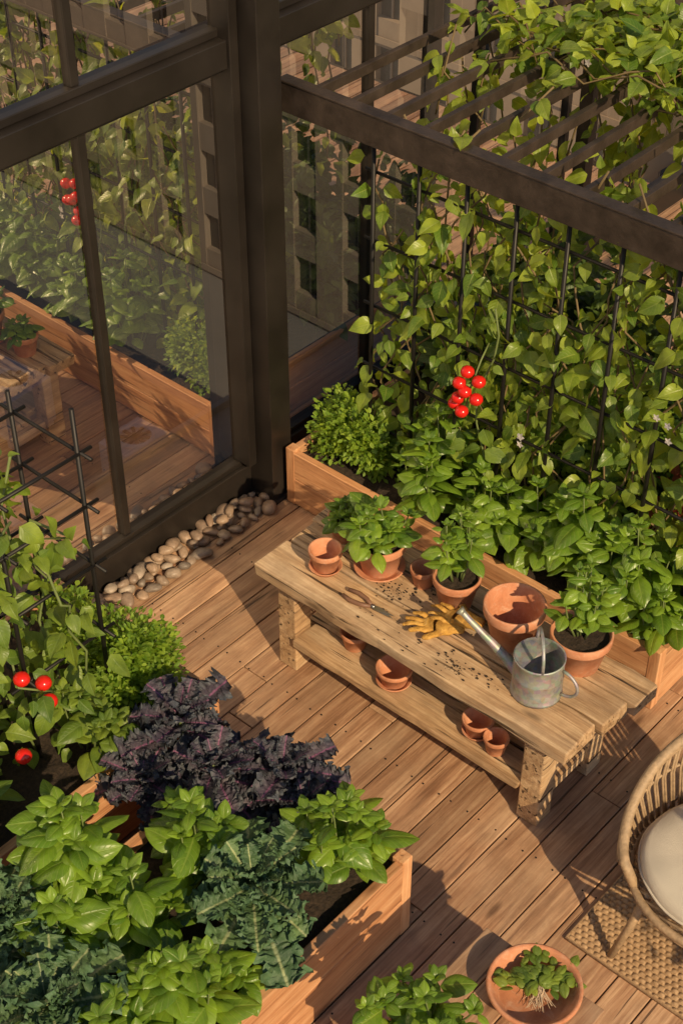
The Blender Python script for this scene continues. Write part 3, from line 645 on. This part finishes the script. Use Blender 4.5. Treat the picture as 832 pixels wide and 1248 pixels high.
# ================================================================ CITY OUTSIDE
M_fac=simple('stone_facade',(.34,.27,.21),.85,0,.3,.2); M_fac2=simple('pale_facade',(.38,.33,.27),.85,0,.3,.15); M_dk=simple('office_glazing',(.03,.035,.04),.15,0,.2,.4)
M_roof=simple('roof_membrane',(.17,.18,.20),.9,0,.6,.3); M_asph=simple('asphalt',(.05,.05,.052),.9,0,.2,.2); M_wh=simple('ac_metal',(.65,.65,.63),.5,.2,2,.1); M_pave=simple('pavement',(.24,.23,.22),.9,0,.3,.1); M_paint=simple('road_paint',(.75,.75,.72),.7)
def building(x0,x1,y0,y1,z0,z1,fm,bay=2.7,fl=3.1,gw=1.3,gh=1.8):
    e=empty('office_building'); a=MB(); b=MB(); c=MB(); d=.35
    box(b,x0+d,x1-d,y0+d,y1-d,z0,z1-.3)
    nx=max(1,round((x1-x0)/bay)); ny=max(1,round((y1-y0)/bay)); bx_=(x1-x0)/nx; by_=(y1-y0)/ny; nf=int((z1-z0)/fl)
    for i in range(nx+1):
        X=x0+i*bx_; w_=(bx_-gw)/2
        for (p0,p1) in ((y0,y0+d+.02),(y1-d-.02,y1)): box(a,X-w_ if i else x0-.06,X+w_ if i<nx else x1+.06,p0-(.06 if i in(0,nx) and p0==y0 else 0),p1+(.06 if i in(0,nx) and p1==y1 else 0),z0,z1)
        if i<nx:
            for yy_ in(y0+d-.06,y1-d-.0): box(c,X+bx_/2-.05,X+bx_/2+.05,yy_,yy_+.06,z0,z1-.4)
    for j in range(1,ny):
        Y=y0+j*by_; w_=(by_-gw)/2
        for (p0,p1) in ((x0,x0+d+.02),(x1-d-.02,x1)): box(a,p0,p1,Y-w_,Y+w_,z0,z1)
    for j in range(ny):
        for xx_ in(x0+d-.06,x1-d): box(c,xx_,xx_+.06,y0+(j+.5)*by_-.05,y0+(j+.5)*by_+.05,z0,z1-.4)
    for k in range(nf+1):
        zc=z0+k*fl; zt_=min(zc+fl-gh,z1-.01); box(a,x0+.04,x1-.04,y0+.04,y0+d,zc,zt_); box(a,x0+.04,x1-.04,y1-d,y1-.04,zc,zt_); box(a,x0+.041,x0+d,y0+d,y1-d,zc,zt_); box(a,x1-d,x1-.041,y0+d,y1-d,zc,zt_)
        if k%3==0:
            box(a,x0-.12,x1+.12,y0-.12,y0-.061,zc+.2,zc+.5); box(a,x1+.061,x1+.12,y0-.061,y1,zc+.2,zc+.5)
    zc=z1; box(a,x0-.3,x1+.3,y0-.3,y0+.2,zc,zc+.9); box(a,x0-.3,x1+.3,y1-.2,y1+.3,zc,zc+.9); box(a,x0-.3,x0+.2,y0+.2,y1-.2,zc,zc+.9); box(a,x1-.2,x1+.3,y0+.2,y1-.2,zc,zc+.9)
    r=MB(); box(r,x0+.2,x1-.2,y0+.2,y1-.2,z1-.2,z1+.1); 
    if x1-x0>22: box(r,x0+4,x0+9,y0+4,y0+9,z1+.1,z1+3)
    finish(a,'walls',[fm],e); finish(b,'windows',[M_dk],e); finish(c,'mullions',[fm],e); finish(r,'roof',[M_roof],e)
G0=-32
building(-60,-24,42,74,G0,4,M_fac); building(-98,-66,36,70,G0,8,M_fac2); building(-18,14,44,80,G0,6,M_fac2); building(-110,-84,0,24,G0,-4,M_fac); building(-70,-45,-34,-6,G0,-5,M_fac2); building(20,50,50,80,G0,6,M_fac)
building(-24,-8.5,1.5,14.2,G0,-10.9,M_fac)
mb=MB(); mb.add([(-1500,-1500,G0),(1500,-1500,G0),(1500,1500,G0),(-1500,1500,G0)],[(0,1,2,3)]); finish(mb,'ground',[M_pave])
mb=MB(); z=G0+.004
mb.add([(-600,22,z),(600,22,z),(600,35,z),(-600,35,z)],[(0,1,2,3)]); mb.add([(-42,-600,z+.004),(-31,-600,z+.004),(-31,22,z+.004),(-42,22,z+.004)],[(0,1,2,3)])
for k in range(-60,60): 
    X=k*6; mb.add([(X,28.4,z+.008),(X+3,28.4,z+.008),(X+3,28.6,z+.008),(X,28.6,z+.008)],[(0,1,2,3)],1)
finish(mb,'street',[M_asph,M_paint])
mb=MB()
box(mb,-4.7,2.6,-2.5,8.8,G0,-.42); finish(mb,'terrace_building',[M_fac])
def acu(x,y,z,s,a):
    e=empty('air_conditioning_unit'); e.location=(x,y,z); e.rotation_euler=(0,0,a); mb=MB()
    box(mb,-s,s,-s*.6,s*.6,.15,.15+s*1.1); box(mb,-s*.9,-s*.7,-s*.6,s*.6,0,.149); box(mb,s*.7,s*.9,-s*.6,s*.6,0,.149)
    for k in range(7): box(mb,-s*.9,s*.9,-s*.63,-s*.601,.22+k*s*.14,.22+k*s*.14+s*.06)
    finish(mb,'casing',[M_wh],e,bevel=.02); mb=MB()
    for cx_ in(-s*.48,s*.48):
        lathe(mb,[(s*.4,.15+s*1.1),(s*.42,.15+s*1.22),(s*.37,.15+s*1.22),(s*.35,.15+s*1.11)],(cx_,0,0),24)
        for k in range(5): box(mb,cx_-s*.36,cx_+s*.36,-s*.04,s*.04,.15+s*1.13,.15+s*1.15,1,rot=k*math.pi/5)
    finish(mb,'fans',[M_wh,M_dk],e)
for (x,y,s,a) in [(-18.6,12.2,.8,.1),(-15.2,12.6,.75,.05),(-17,8.5,.6,1.6),(-12.5,8.5,.6,1.5),(-21.5,9,.6,1.6)]: acu(x,y,-10.78,s,a)
mb=MB(); 
for q in range(2): tube(mb,[(-22,10.4+q*.4,-10.5),(-11,10.4+q*.4,-10.5)],.08,8)
finish(mb,'roof_pipes',[M_wh])
